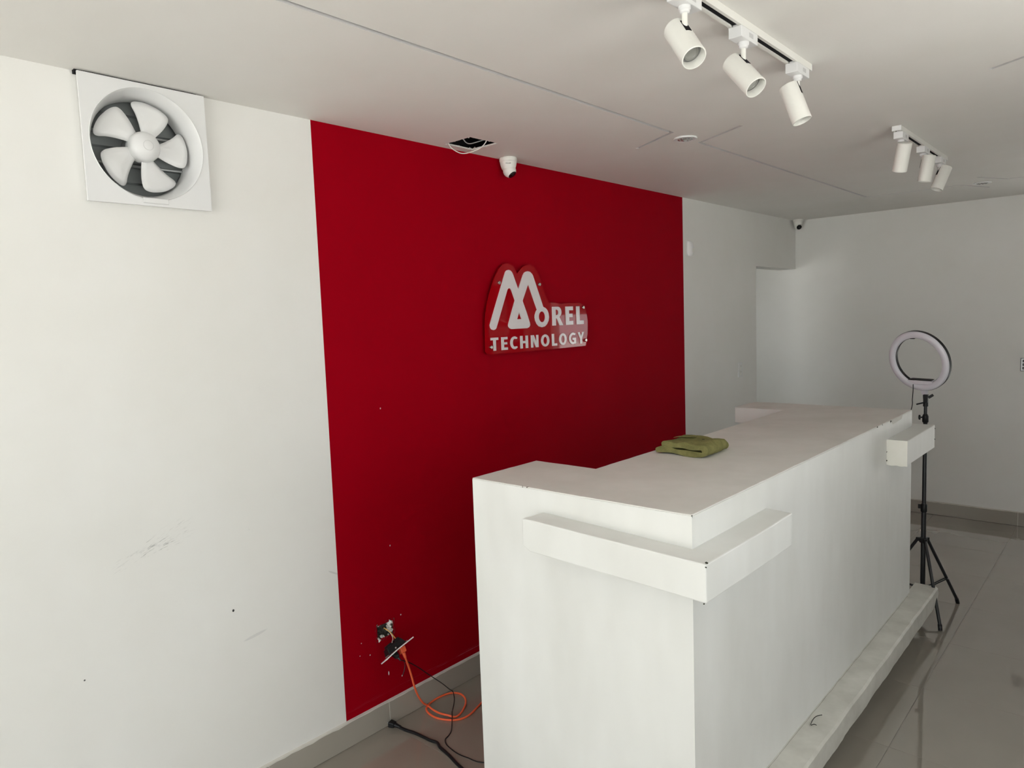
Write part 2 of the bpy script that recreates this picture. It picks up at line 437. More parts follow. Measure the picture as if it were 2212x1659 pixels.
def bool_cut(target, mb, exact=True):
    me = bpy.data.meshes.new('tc'); me.from_pydata([tuple(v) for v in mb.v], [], mb.f)
    bm = bmesh.new(); bm.from_mesh(me); bmesh.ops.recalc_face_normals(bm, faces=bm.faces); bm.to_mesh(me); bm.free()
    cut.data = me
    md = target.modifiers.new('b', 'BOOLEAN'); md.operation = 'DIFFERENCE'; md.object = cut; md.solver = 'EXACT'; md.use_self = True
    dg = bpy.context.evaluated_depsgraph_get(); dg.update()
    nm = bpy.data.meshes.new_from_object(target.evaluated_get(dg))
    target.modifiers.clear(); target.data = nm
allg = MB()
for a, b in GR:
    g = groove(a, b); allg.add(g.v, [tuple(f) for f in g.f])
bool_cut(ceiling, allg)
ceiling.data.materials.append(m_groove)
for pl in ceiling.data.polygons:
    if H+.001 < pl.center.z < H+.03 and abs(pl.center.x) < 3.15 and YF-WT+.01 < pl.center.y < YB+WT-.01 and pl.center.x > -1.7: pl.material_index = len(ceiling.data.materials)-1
hx0, hx1, hy0, hy1 = .052, .205, 2.21, 2.369
hp = []
hx0, hx1, hy0, hy1 = .050, .207, 2.205, 2.373
for (a, b) in (((hx0, hy0), (hx1, hy0)), ((hx1, hy0), (hx1, hy1)), ((hx1, hy1), (hx0, hy1)), ((hx0, hy1), (hx0, hy0))):
    for k in range(9):
        t = k/9; jit = .0025
        hp.append((a[0]+(b[0]-a[0])*t + random.uniform(-jit, jit), a[1]+(b[1]-a[1])*t + random.uniform(-jit, jit)))
n = len(hp); hm = MB()
hm.add([(x, y, H-.1) for x, y in hp] + [(x, y, H+.1) for x, y in hp],
       [tuple(range(n)), tuple(range(n, 2*n))] + [(i, (i+1) % n, n+(i+1) % n, n+i) for i in range(n)])
bool_cut(ceiling, hm)
bool_cut(ceiling, MB().box(.0005, .46, 2.0, 2.66, H+.006, H+.2))
bpy.data.objects.remove(cut)
ceiling['kind'] = 'structure'; ceiling['label'] = 'white plaster ceiling with thin recessed decorative grooves'
obj('ceiling_plenum', MB().add([(.002, 2.005, H+.0062), (.455, 2.005, H+.0062), (.455, 2.655, H+.0062), (.002, 2.655, H+.0062), (.002, 2.005, H+.4), (.455, 2.005, H+.4), (.455, 2.655, H+.4), (.002, 2.655, H+.4)],
    [(4, 5, 6, 7), (0, 1, 5, 4), (1, 2, 6, 5), (2, 3, 7, 6), (3, 0, 4, 7)]), m_dark, ceiling)
mb = MB()
for k in range(46):
    s = random.randrange(4); t = random.random()
    if s == 0: x, y = hx0+(hx1-hx0)*t, hy0
    elif s == 1: x, y = hx1, hy0+(hy1-hy0)*t
    elif s == 2: x, y = hx0+(hx1-hx0)*t, hy1
    else: x, y = hx0, hy0+(hy1-hy0)*t
    r = random.uniform(.001, .0028); a, b = basis(Vector((random.random(), random.random(), random.random()+.1)))
    mb.obox((x, y, H+random.uniform(-.001, .008)), a, b, a.cross(b), r*.8, r*1.2, r*.8)
obj('broken_edge', mb, m_crumb, ceiling)['kind'] = 'stuff'
struct('roof', MB().box(-2.4, XR+WT+.2, YF-WT-.1, YB+2.2, ROOF, ROOF+.15), m_facade, 'unseen flat roof slab put over the shop to block the sun')  # unseen slab put in to block the sun, its overhang shading the back door
# ---- outdoors: pavement, and an unseen facade added to darken the sign's reflection
struct('ground', MB().box(-40, 40, -40, 40, -.30, -.051), m_pave, 'pavement outside')
struct('facade_opposite', MB().box(-15, 20, 17, 17.4, 1.75, 6), m_facade, 'unseen dark facade added across the yard for reflections')

# ---- baseboards
def baseboard(name, edges, along, at, sgn, label):
    t = .011
    def bx(a, b, h0, h1, d0, d1):
        lo, hi = min(at+sgn*d0, at+sgn*d1), max(at+sgn*d0, at+sgn*d1)
        return MB().box(lo, hi, a, b, h0, h1) if along == 'y' else MB().box(a, b, lo, hi, h0, h1)
    o = struct(name, bx(edges[0], edges[-1], .001, BBH-.003, 0, t-.0025), m_bgrout, label)
    for a, b in zip(edges, edges[1:]):
        q = obj('baseboard_tile', bx(a+.0018, b-.0018, .0012, BBH-.001, t-.006, t), m_bbtile, o, bevel=.001, seg=1)
    # ragged line of wall paint along the top edge
    mbp = MB(); L = edges[-1]-edges[0]; k = int(L/.03); P = []; F = []
    for i in range(k+1):
        s = edges[0] + L*i/k; h = BBH - .0035 - random.random()*.003 - (.003 if random.random() < .12 else 0)
        for (d, z) in ((t+.0004, h), (t+.0004, BBH), (0, BBH+.0012)):
            P.append((at+sgn*d, s, z) if along == 'y' else (s, at+sgn*d, z))
    for i in range(k):
        for j in range(2): F.append((i*3+j, i*3+j+1, i*3+j+4, i*3+j+3))
    obj('paint_edge', mbp.add(P, F), m_bgrout, o)
    return o
yb = [YF] + [1.776+TS*n for n in range(-7, 7)] + [DOORY]
baseboard('baseboard_left', yb, 'y', 0, 1, 'grey tile baseboard along the crimson and white wall')
baseboard('baseboard_back', [0.0, .833, 1.666, BD0], 'x', YB, -1, 'grey tile baseboard along the back wall')
baseboard('baseboard_right', [YF, .6, 1.8, 3.0, 4.2, 5.45], 'y', XR, -1, 'grey tile baseboard along the right hand wall')

# ================================================================== RECEPTION COUNTER
T = 1.16; TT = .085
X0, X1, Y0, Y1 = .641, 1.4675, 1.703, 4.068
XI, YA, YI = .915, 2.047, 3.792
ct = thing('reception_counter', (1.05, 2.9, 0), 'white plastered reception counter with stepped corner bands and base ledge', 'counter')
def rough_prism(outline, z0, z1, jit=.0012, step=.03):
    """vertical prism whose arrises wander a little, like hand-trowelled plaster"""
    pts = []
    for i, a in enumerate(outline):
        b = outline[(i+1) % len(outline)]; a = Vector(a); b = Vector(b); k = max(1, int((b-a).length/step))
        for q in range(k):
            pts.append(a + (b-a)*q/k + (Vector((random.uniform(-jit, jit), random.uniform(-jit, jit))) if q else Vector((0, 0))))
    n = len(pts); mb = MB()
    mb.add([(p_.x, p_.y, z0) for p_ in pts] + [(p_.x, p_.y, z1 + random.uniform(-jit, jit)*.6) for p_ in pts],
           [tuple(reversed(range(n))), tuple(range(n, 2*n))] + [(i, (i+1) % n, n+(i+1) % n, n+i) for i in range(n)])
    return mb
top_outline = [(X0, Y0), (X1, Y0), (X1, Y1), (X0, Y1), (X0, YI), (XI, YI), (XI, YA), (X0, YA)]
obj('worktop', rough_prism(top_outline, T-.0045, T, .0006), m_ctop, ct, bevel=.002)
obj('counter_body', rough_prism([(X0, Y0), (X1, Y0), (X1, Y1), (XI+.02, Y1), (XI+.02, Y0+.13), (X0, Y0+.13)], 0, T-.0044, .0003, .4), m_plaster, ct)
obj('far_arm_slab', MB().box(X0, XI+.021, YI, Y1+.001, T-TT, T-.0044), m_plaster, ct)
obj('near_arm_slab', MB().box(X0, XI+.021, Y0+.13, YA, T-TT, T-.0044), m_plaster, ct)
# the front and side faces come up to the arris: thin skim coat over the slab edge
PB = .087      # how far the bands stand out
def band(pts, z_top, z_bot, name, ez=0.012):
    """L or I shaped band: list of (inner, outer) plan points, with heights per point"""
    mb = MB(); P = []; F = []
    for (i, o), zt, zb in zip(pts, z_top, z_bot):
        P += [(i[0], i[1], zb), (o[0], o[1], zb), (o[0], o[1], zt), (i[0], i[1], zt)]
    k = len(pts)
    for q in range(k-1):
        for e in range(4): F.append((q*4+e, q*4+(e+1) % 4, q*4+4+(e+1) % 4, q*4+4+e))
    F.append((0, 3, 2, 1)); F.append(((k-1)*4, (k-1)*4+1, (k-1)*4+2, (k-1)*4+3))
    return mb.add(P, F)
e = .004
bx0 = .950
pts = [((bx0, Y0+e), (bx0-.012, Y0-PB)), ((bx0+.03, Y0+e), (bx0+.018, Y0-PB)), ((1.2, Y0+e), (1.2, Y0-PB)), ((X1-e, Y0+e), (X1+PB-.004, Y0-PB)), ((X1-e, 1.95), (X1+PB, 1.95)), ((X1-e, 2.20), (X1+PB, 2.188))]
obj('corner_band', band(pts, [1.086, 1.086, 1.077, 1.066, 1.066, 1.068], [1.000, .984, .976, .963, .963, .964], 'corner_band'), m_plaster, ct, bevel=.004, seg=2)
pts = [((X1-e, 3.60), (X1+PB, 3.60)), ((X1-e, Y1+e), (X1+PB, Y1+PB)), ((X1-.25, Y1-e), (X1-.25, Y1+PB))]
fb = obj('corner_band', band(pts, [1.077, 1.077, 1.077], [.962, .958, .958], 'corner_band'), m_plaster, ct, bevel=.003)
# paler end face of the far band
mb = MB(); P = []
nn = 9
for i in range(nn):
    t = i/(nn-1); x = X1 + PB*t
    P.append((x, 3.5985, .9595 - .004*abs(sin(i*2.3)))); P.append((x, 3.5985, 1.0765))
for i in range(nn): P.append((P[2*i][0], 3.602, P[2*i][2])); P.append((P[2*i][0], 3.602, 1.0765))
F = [(2*i, 2*i+2, 2*i+3, 2*i+1) for i in range(nn-1)] + [(2*i, 2*nn+2*i, 2*nn+2*i+2, 2*i+2) for i in range(nn-1)]
obj('band_end', mb.add(P, F), m_palep, fb)
# base ledge: rounded, chipped slab edge floating above a recess
mb = MB(); P = []; F = []; ny = 90; y_a, y_b = Y0-.10, 4.235
prof_n = 7
for i in range(ny+1):
    y = y_a + (y_b-y_a)*i/ny
    ch = .004*noise.noise(Vector((0, y*9, 0))) + .003*noise.noise(Vector((5, y*30, 0)))
    if i > ny-5: ch2 = .02*((i-(ny-5))/5)**2
    else: ch2 = 0
    xo = 1.570 + .003*noise.noise(Vector((2, y*6, 1)))
    zt = .193 + .002*noise.noise(Vector((7, y*8, 1)))
    zb = .100 + ch + ch2
    P += [(X1-.01, y, zt), (xo-.010, y, zt), (xo-.002, y, zt-.008), (xo, y, (zt+zb)/2), (xo-.004, y, zb+.004), (xo-.012, y, zb), (X1-.01, y, zb)]
for i in range(ny):
    for k in range(prof_n):
        a = i*prof_n+k; b = i*prof_n+(k+1) % prof_n; F.append((a, b, b+prof_n, a+prof_n))
F.append(tuple(range(prof_n))); F.append(tuple(ny*prof_n+k for k in reversed(range(prof_n))))
obj('base_ledge', mb.add(P, F), m_ledge, ct, smooth=True)
# settlement crack between ledge and counter face
mb = MB(); P = []; F = []; ny = 110
for i in range(ny+1):
    y = 2.0 + 2.0*i/ny; d = .003 + .0025*noise.noise(Vector((1, y*14, 3))) ; wd = .0006 + .0006*abs(noise.noise(Vector((4, y*9, 3))))
    P += [(X1+d+.004, y, .1964), (X1+d+.004+wd, y, .1964)]
for i in range(ny): F.append((2*i, 2*i+1, 2*i+3, 2*i+2))
obj('settlement_crack', mb.add(P, F), m_stain, ct)
# chips knocked off the plaster arrises
mb = MB()
for (x, y, z, r) in ((X1+PB-.006, Y0-PB+.004, 1.064, .006), (X1+PB-.01, Y0-PB+.002, .964, .004), (X1+.0008, 3.44, T-.003, .004), (X1+.0008, 3.52, T-.003, .003), (X1+.0008, 3.66, T-.006, .005),
                     (X1, Y0, T-.004, .0035), (X1+PB, Y1+PB-.004, 1.06, .005), (X1+PB, Y1+PB-.003, 1.0, .005), (X1+.001, 3.599, 1.02, .004), (X1+.001, 3.599, .975, .005), (.87, Y0, T-.001, .003), (.89, Y0, T-.001, .003)):
    for k in range(4):
        a, b = basis(Vector((random.random()-.5, random.random()-.5, random.random()+.1)))
        mb.obox((x+random.uniform(-r, r)*.3, y+random.uniform(-r, r), z+random.uniform(-r, r)), a, b, a.cross(b), r*.35, r*.25, r*.3)
obj('arris_chips', mb, m_stain, ct)['kind'] = 'stuff'
obj('patched_edge', MB().add([(X1+.0006, 3.70, T-.026), (X1+.0006, 3.86, T-.020), (X1+.0006, 3.88, T-.001), (X1+.0006, 3.66, T-.001), (X1-.01, 3.70, T-.026), (X1-.01, 3.86, T-.020)],
    [(0, 1, 2, 3), (0, 4, 5, 1)]), m_ledge, ct)

# ---- folded cloth on the worktop
CLO = Vector((1.142, 2.40, T))
cl_me = MB(); rows = 26; ring = []
for j in range(rows+1):
    v = j/rows
    y = .215*v
    endk = max(0.0, (v-.80)/.20); sh = math.sqrt(max(0.0, 1-endk*endk*.93))      # round off the far folded end
    wav = (1-v)**2
    c = []
    # lower run, fold on the right, upper run
    Ll = .185 - .02*v - .05*endk; Lu = .158 - .01*v - .05*endk
    Nn = 12
    for i in range(Nn+1):
        t = i/Nn; x = -Ll*(1-t)
        z = .0115 + wav*.008*max(0, sin(t*pi*2.2+.3)) * (1-t)
        c.append((x, z))
    for i in range(1, 6):
        an = -pi/2 + pi*i/6; c.append((.0 + .0135*cos(an), .025 + .0135*sin(an)))
    for i in range(Nn+1):
        t = i/Nn; x = -Lu*t
        z = .0385 + wav*(.009*sin(t*pi*2.0+.4)*t - .006*max(0, sin(t*7))) + .004*sin(v*5+t*3)
        c.append((x, z))
    h = [.0105*(1 + .18*sin(k*.9+v*4)) for k in range(len(c))]
    top = []; bot = []
    for k in range(len(c)):
        a = c[max(k-1, 0)]; b = c[min(k+1, len(c)-1)]; tx_, tz_ = b[0]-a[0], b[1]-a[1]; l_ = math.hypot(tx_, tz_) or 1
        nx, nz = -tz_/l_, tx_/l_
        top.append((c[k][0]+nx*h[k], c[k][1]+nz*h[k])); bot.append((c[k][0]-nx*h[k], c[k][1]-nz*h[k]))
    def capend(p, q, ctr):
        out = []
        a0 = math.atan2(p[1]-ctr[1], p[0]-ctr[0]); a1 = math.atan2(q[1]-ctr[1], q[0]-ctr[0])
        while a1 > a0: a1 -= 2*pi
        for i in range(1, 5):
            an = a0 + (a1-a0)*i/5; r_ = math.hypot(p[0]-ctr[0], p[1]-ctr[1]); out.append((ctr[0]+r_*cos(an), ctr[1]+r_*sin(an)))
        return out
    loop = top + capend(top[-1], bot[-1], c[-1]) + list(reversed(bot)) + capend(bot[0], top[0], c[0])
    skew = -.012*v
    ring.append([(CLO.x + skew + px*(1-.10*endk), CLO.y + y + .006*sin(px*40)*(1-v) - .05*px*(1-v), CLO.z + .0006 + max(0.0, pz*(.45+.55*sh) + .0015*noise.noise(Vector((px*30, y*30, pz*30))))) for px, pz in loop])
n = len(ring[0])
cl_me.add([q for r in ring for q in r], [(j*n+i, j*n+(i+1) % n, (j+1)*n+(i+1) % n, (j+1)*n+i) for j in range(rows) for i in range(n)] + [tuple(reversed(range(n))), tuple(rows*n+i for i in range(n))])
clo = thing('folded_cloth', CLO, 'folded olive green cloth lying on the counter worktop', 'cloth')
obj('cloth_body', cl_me, m_cloth, clo, smooth=True)
mb = MB(); P = []; F = []
for i in range(6):
    for j in range(4):
        u, v = i/5, j/3
        P.append((CLO.x-.17+.075*u, CLO.y+.10+.03*v+.02*u, T+.0495+.011*u*(1-v*.6)+.002*sin(u*5)))
for i in range(5):
    for j in range(3): F.append((i*4+j, i*4+j+1, i*4+j+5, i*4+j+4))
fl = obj('loose_corner', mb.add(P, F), m_cloth, clo, smooth=True)
sm = fl.modifiers.new('t', 'SOLIDIFY'); sm.thickness = .002
st = MB().lathe((CLO.x-.045, CLO.y+.105, T+.0515), (0, 0, 1), [(.006, 0), (.004, .0009)], 10)
obj('stain', st, m_stain, clo)

# ---- bent scrap of wire on the base ledge
mb = MB().tube([(1.506, 2.613, .197), (1.494, 2.597, .1965), (1.490, 2.574, .1965), (1.492, 2.543, .1965), (1.497, 2.523, .197), (1.504, 2.534, .197), (1.513, 2.533, .1975)], .0013, 6, 5)
tag(obj('wire_scrap', mb, m_black, origin=(1.5, 2.57, .195)), 'short bent scrap of dark wire lying on the counter ledge', 'wire')

# ================================================================== EXHAUST FAN
fan = thing('exhaust_fan', (0, FANY, FANZ-FANS), 'square white wall exhaust fan with five blades below the ceiling', 'exhaust fan')
FX = .028
def circ(r, n=72, cy=FANY, cz=FANZ): return [(cy + r*cos(2*pi*i/n), cz + r*sin(2*pi*i/n)) for i in range(n)]
sq = [(FANY-FANS, FANZ-FANS), (FANY+FANS, FANZ-FANS), (FANY+FANS, FANZ+FANS-.003), (FANY-FANS, FANZ+FANS-.003)]
f3 = lambda a, b, d: (FX-.009+d, a, b)
flat_shape('front_panel', [sq, circ(.1685)], .009, f3, m_wpl, fan)
obj('frame_side', MB().add([(0.0005, *q) for q in [(FANY-FANS+.006, FANZ-FANS+.006), (FANY+FANS-.006, FANZ-FANS+.006), (FANY+FANS-.006, FANZ+FANS-.009), (FANY-FANS+.006, FANZ+FANS-.009)]] +
    [(FX-.009, *q) for q in [(FANY-FANS+.006, FANZ-FANS+.006), (FANY+FANS-.006, FANZ-FANS+.006), (FANY+FANS-.006, FANZ+FANS-.009), (FANY-FANS+.006, FANZ+FANS-.009)]],
    [(0, 1, 5, 4), (1, 2, 6, 5), (2, 3, 7, 6), (3, 0, 4, 7)]), m_wpl, fan)
mb = MB().lathe((0, FANY, FANZ), (1, 0, 0), [(.170, FX+.0005), (.1685, FX+.0022), (.167, FX+.0005), (.163, FX-.010), (.156, .0), (.150, -.020), (.1475, -.036), (.1475, -.07), (.150, -.07), (.158, .0), (.170, FX-.012)], 72, False, False)
obj('bell_mouth', mb, m_wpl, fan, smooth=True)
bp = [(.030, -40), (.045, -36), (.08, -34), (.107, -31.5), (.124, -28.5), (.133, -24), (.1375, -14), (.140, 0), (.1415, 10), (.142, 19), (.141, 25), (.137, 28.5), (.127, 29.5), (.106, 26.5), (.08, 23.5), (.05, 20), (.030, 18)]
for k in range(5):
    a0 = 2 + 72*k
    base = []
    for (r, an) in bp:
        an = (an+1)*.88 - 1
        t = radians(an + a0); base.append((r, an, FANY + r*cos(t), FANZ + r*sin(t)))
    # smooth the outline
    pth = smooth_path([(q[2], q[3], -.020 - .00033*(q[1])*(q[0]/.14)) for q in base] + [(base[0][2], base[0][3], -.020 + .00033*40*.2)], 4)[:-1]
    cpt = (sum(q.x for q in pth)/len(pth), sum(q.y for q in pth)/len(pth), sum(q.z for q in pth)/len(pth))
    P = []; F = []; n = len(pth); levels = (1.0, .66, .33)
    for lv in levels:
        for q in pth:
            P.append((cpt[2]+(q.z-cpt[2])*lv + .004*(1-lv), cpt[0]+(q.x-cpt[0])*lv, cpt[1]+(q.y-cpt[1])*lv))
    P.append((cpt[2]+.005, cpt[0], cpt[1]))
    for l in range(2):
        for i in range(n): F.append((l*n+i, l*n+(i+1) % n, (l+1)*n+(i+1) % n, (l+1)*n+i))
    for i in range(n): F.append((2*n+i, 2*n+(i+1) % n, 3*n))
    b_ = obj('blade', MB().add(P, F), m_wpl, fan, smooth=True)
    sm = b_.modifiers.new('t', 'SOLIDIFY'); sm.thickness = .0025; sm.offset = -1
mb = MB().lathe((0, FANY, FANZ), (1, 0, 0), [(.046, -.035), (.0465, -.005), (.0445, .003), (.041, .010), (.034, .0165), (.025, .021), (.0155, .0235)], 48, True, True)
hub = obj('hub', mb, m_wpl, fan, smooth=True)
obj('hub_ring', MB().lathe((0, FANY, FANZ), (1, 0, 0), [(.0152, .0232), (.0152, .0240), (.0143, .0240), (.0143, .0232)], 40, False, False), m_greyp, hub, smooth=True)
obj('hub_button', MB().lathe((0, FANY, FANZ), (1, 0, 0), [(.0141, .0230), (.0141, .0243), (.0132, .0247)], 32, True, True), m_wpl, hub, smooth=True)
for k in range(6):
    z0 = fz0 + (fz1-fz0)*k/6; z1 = fz0 + (fz1-fz0)*(k+1)/6
    obj('shutter_slat', MB().add([(-.098, fy0+.004, z0+.002), (-.098, fy1-.004, z0+.002), (-.086, fy1-.004, z0+.006), (-.086, fy0+.004, z0+.006), (-.102, fy0+.004, z1+.004), (-.102, fy1-.004, z1+.004), (-.100, fy1-.004, z1+.006), (-.100, fy0+.004, z1+.006)],
        [(0, 1, 2, 3), (3, 2, 6, 7), (0, 4, 5, 1), (0, 3, 7, 4), (1, 5, 6, 2), (4, 7, 6, 5)]), m_grey, fan)
for dz in (-.05, .045):
    obj('support_rod', MB().cyl((-.066, fy0, FANZ+dz), (-.066, fy1, FANZ+dz), .004, 10), m_greyl, fan, smooth=True)
obj('motor', MB().lathe((-.108, FANY, FANZ), (1, 0, 0), [(.038, 0), (.042, .01), (.042, .06), (.03, .072), (.012, .085)], 28), m_greyl, fan, smooth=True)
obj('tab_seat', MB().box(FX-.002, FX+.0006, FANY-.0312, FANY+.0462, FANZ-FANS+.0068, FANZ-FANS+.0242), m_greyp, fan)
obj('bottom_tab', MB().box(FX-.002, FX+.0030, FANY-.030, FANY+.045, FANZ-FANS+.008, FANZ-FANS+.023), m_wpl, fan, bevel=.001)
obj('shadow_gap_strip', MB().box(.0003, .017, FANY-FANS-.004, FANY+FANS-.02, FANZ+FANS-.0085, H-.0003), m_dark, fan)  # dark strip standing in for the shaded gap above the panel

# ================================================================== LOGO SIGN
LG = thing('logo_sign', (0, 2.85, 1.53), 'red acrylic wall sign with raised white M logo and lettering on the crimson panel', 'sign')
DX = .026
PLo = [(2.4345, 1.5500), (2.4381, 1.6661), (2.4453, 1.7249), (2.4574, 1.7705), (2.4772, 1.8228), (2.5099, 1.8887), (2.547, 1.939), (2.578, 1.9615), (2.6085, 1.9691), (2.6387, 1.9634), (2.6635, 1.9456), (2.6803, 1.9188), (2.6996, 1.9363), (2.7271, 1.9559), (2.7652, 1.9674), (2.803, 1.9617), (2.8295, 1.9397), (2.8502, 1.9085), (2.8702, 1.8592), (2.8961, 1.8094), (2.9204, 1.7769), (2.9287, 1.7752), (2.9714, 1.7749), (3.0052, 1.7702), (3.03, 1.7658), (3.0588, 1.7713), (3.0877, 1.7734), (3.1199, 1.7708), (3.1361, 1.7678), (3.1561, 1.7721), (3.1826, 1.7723), (3.2092, 1.7671), (3.229, 1.756), (3.2451, 1.7338), (3.2557, 1.7036), (3.2611, 1.6713), (3.2582, 1.607), (3.2478, 1.5671), (3.236, 1.5350), (2.9379, 1.533), (2.48, 1.532), (2.4465, 1.5374)]
flat_shape('acrylic_plate', [PLo], .005, lambda a, b, d: (DX-.005+d, a, b), m_acry, LG)
Mo = [(2.4665, 1.6734), (2.4682, 1.6623), (2.4758, 1.6525), (2.4895, 1.6484), (2.5025, 1.6508), (2.5099, 1.6569), (2.5178, 1.6718), (2.5976, 1.8367), (2.6008, 1.8423), (2.6079, 1.8467), (2.614, 1.8481), (2.6212, 1.8457), (2.6283, 1.8392), (2.6511, 1.7904), (2.6513, 1.7863), (2.6235, 1.7296), (2.6012, 1.6806), (2.5969, 1.6694), (2.5988, 1.6604), (2.607, 1.6528), (2.6191, 1.6487), (2.738, 1.6492), (2.7539, 1.6545), (2.7609, 1.6643), (2.7596, 1.6745), (2.737, 1.7276), (2.7097, 1.7843), (2.7107, 1.7892), (2.7532, 1.8641), (2.7559, 1.8661), (2.7592, 1.8641), (2.8187, 1.7429), (2.8206, 1.7415), (2.8106, 1.7307), (2.8018, 1.714), (2.8005, 1.7004), (2.8043, 1.6851), (2.8154, 1.6678), (2.8308, 1.6553), (2.8549, 1.6498), (2.8797, 1.6538), (2.8968, 1.6653), (2.9102, 1.6823), (2.9152, 1.6995), (2.9121, 1.7204), (2.9032, 1.7361), (2.8899, 1.7466), (2.8698, 1.7546), (2.7962, 1.9115), (2.7875, 1.9214), (2.7736, 1.9302), (2.7556, 1.9331), (2.74, 1.9302), (2.7281, 1.9242), (2.7181, 1.9124), (2.6821, 1.8461), (2.6795, 1.8444), (2.6771, 1.8469), (2.6458, 1.9117), (2.6378, 1.9245), (2.6272, 1.9331), (2.6128, 1.936), (2.5993, 1.9332), (2.5904, 1.9266), (2.5852, 1.9185)]
OH = [(2.8578 + .0264*cos(2*pi*i/28), 1.7034 + .0278*sin(2*pi*i/28)) for i in range(28)]
TH = [(2.6802, 1.7305), (2.6968, 1.6962), (2.6627, 1.6957)]
l3 = lambda a, b, d: (DX+.0002+d, a, b)
flat_shape('letter_m', [Mo, OH, TH], .004, l3, m_lett, LG)
def arc(cx_, cy_, rx, ry, a0, a1, n): return [(cx_+rx*cos(radians(a0+(a1-a0)*i/n)), cy_+ry*sin(radians(a0+(a1-a0)*i/n))) for i in range(n+1)]
def letter(ch, t, v):      # t: stem width, v: bar height, in unit box
    if ch == 'T': return [[(0, 1), (0, 1-v), (.5-t/2, 1-v), (.5-t/2, 0), (.5+t/2, 0), (.5+t/2, 1-v), (1, 1-v), (1, 1)]]
    if ch == 'E': return [[(0, 0), (1, 0), (1, v), (t, v), (t, .5-v*.42), (.92, .5-v*.42), (.92, .5+v*.5), (t, .5+v*.5), (t, 1-v), (1, 1-v), (1, 1), (0, 1)]]
    if ch == 'L': return [[(0, 0), (1, 0), (1, v), (t, v), (t, 1), (0, 1)]]
    if ch == 'H': return [[(0, 0), (t, 0), (t, .5-v/2), (1-t, .5-v/2), (1-t, 0), (1, 0), (1, 1), (1-t, 1), (1-t, .5+v/2), (t, .5+v/2), (t, 1), (0, 1)]]
    if ch == 'N': return [[(0, 0), (t*.9, 0), (t*.9, .66), (.64, 0), (1, 0), (1, 1), (1-t*.9, 1), (1-t*.9, .36), (.38, 1), (0, 1)]]
    if ch == 'O': return [arc(.5, .5, .5, .5, 0, 360, 32)[:-1], arc(.5, .5, .5-t, .5-v, 0, 360, 32)[:-1]]
    if ch == 'C': return [arc(.58, .5, .58, .5, 62, 298, 26) + [(.98, v*.55+.02)] + [(.93, v+.02)] + arc(.60, .5, .60-t, .5-v, 290, 70, 24) + [(.93, 1-v-.02), (.98, 1-v*.55)]]
    if ch == 'G': return [arc(.56, .5, .56, .5, 62, 290, 26) + [(.86, .015), (1, .08), (1, .55), (.52, .55), (.52, .55-v), (1-t, .55-v), (1-t, v+.02)] + arc(.58, .5, .58-t, .5-v, 285, 70, 24) + [(.88, 1-v-.03), (.94, .98-v*.3)]]
    if ch == 'Y': return [[(.5-t/2, 0), (.5+t/2, 0), (.5+t/2, .42), (1, 1), (1-t*1.12, 1), (.5, .60), (t*1.12, 1), (0, 1), (.5-t/2, .42)]]
    if ch == 'R': return [[(0, 0), (t, 0), (t, .38), (.42, .38), (.68, 0), (1.02, 0), (.68, .43)] + arc(.52, .715, .36, .285, -62, 90, 14) + [(0, 1)],
                          [(t, .55)] + arc(.44, .70, .16, .145, -90, 90, 8) + [(t, .845)]]
for ch, a, b in (('T', 2.4694, 2.5208), ('E', 2.5436, 2.587), ('C', 2.6081, 2.6602), ('H', 2.6831, 2.7408), ('N', 2.7658, 2.8229), ('O', 2.8461, 2.912), ('L', 2.9357, 2.9772), ('O', 2.996, 3.0591), ('G', 3.0818, 3.1438), ('Y', 3.1622, 3.2193)):
    wd = b-a; z0, hh = 1.5497, .0625; t = .0165/wd; v = .0118/hh
    flat_shape('letter_'+ch.lower(), [[(a+p_[0]*wd, z0+p_[1]*hh) for p_ in lp] for lp in letter(ch, t, v)], .004, l3, m_lett, LG)
for ch, a, b in (('R', 2.9434, 3.0317), ('E', 3.0588, 3.1233), ('L', 3.1546, 3.2199)):
    wd = b-a; z0, hh = 1.6555, .098; t = .0285/wd; v = .0205/hh
    flat_shape('letter_'+ch.lower(), [[(a+p_[0]*wd, z0+p_[1]*hh) for p_ in lp] for lp in letter(ch, t, v)], .004, l3, m_lett, LG)
for (a, b) in ((2.539, 1.873), (2.842, 1.868), (2.467, 1.568), (3.215, 1.7465), (3.231, 1.566)):
    obj('standoff_screw', MB().lathe((0.0005, a, b), (1, 0, 0), [(.006, 0), (.006, DX), (.009, DX), (.009, DX+.007), (.0075, DX+.010)], 20), m_chrome, LG, smooth=True)

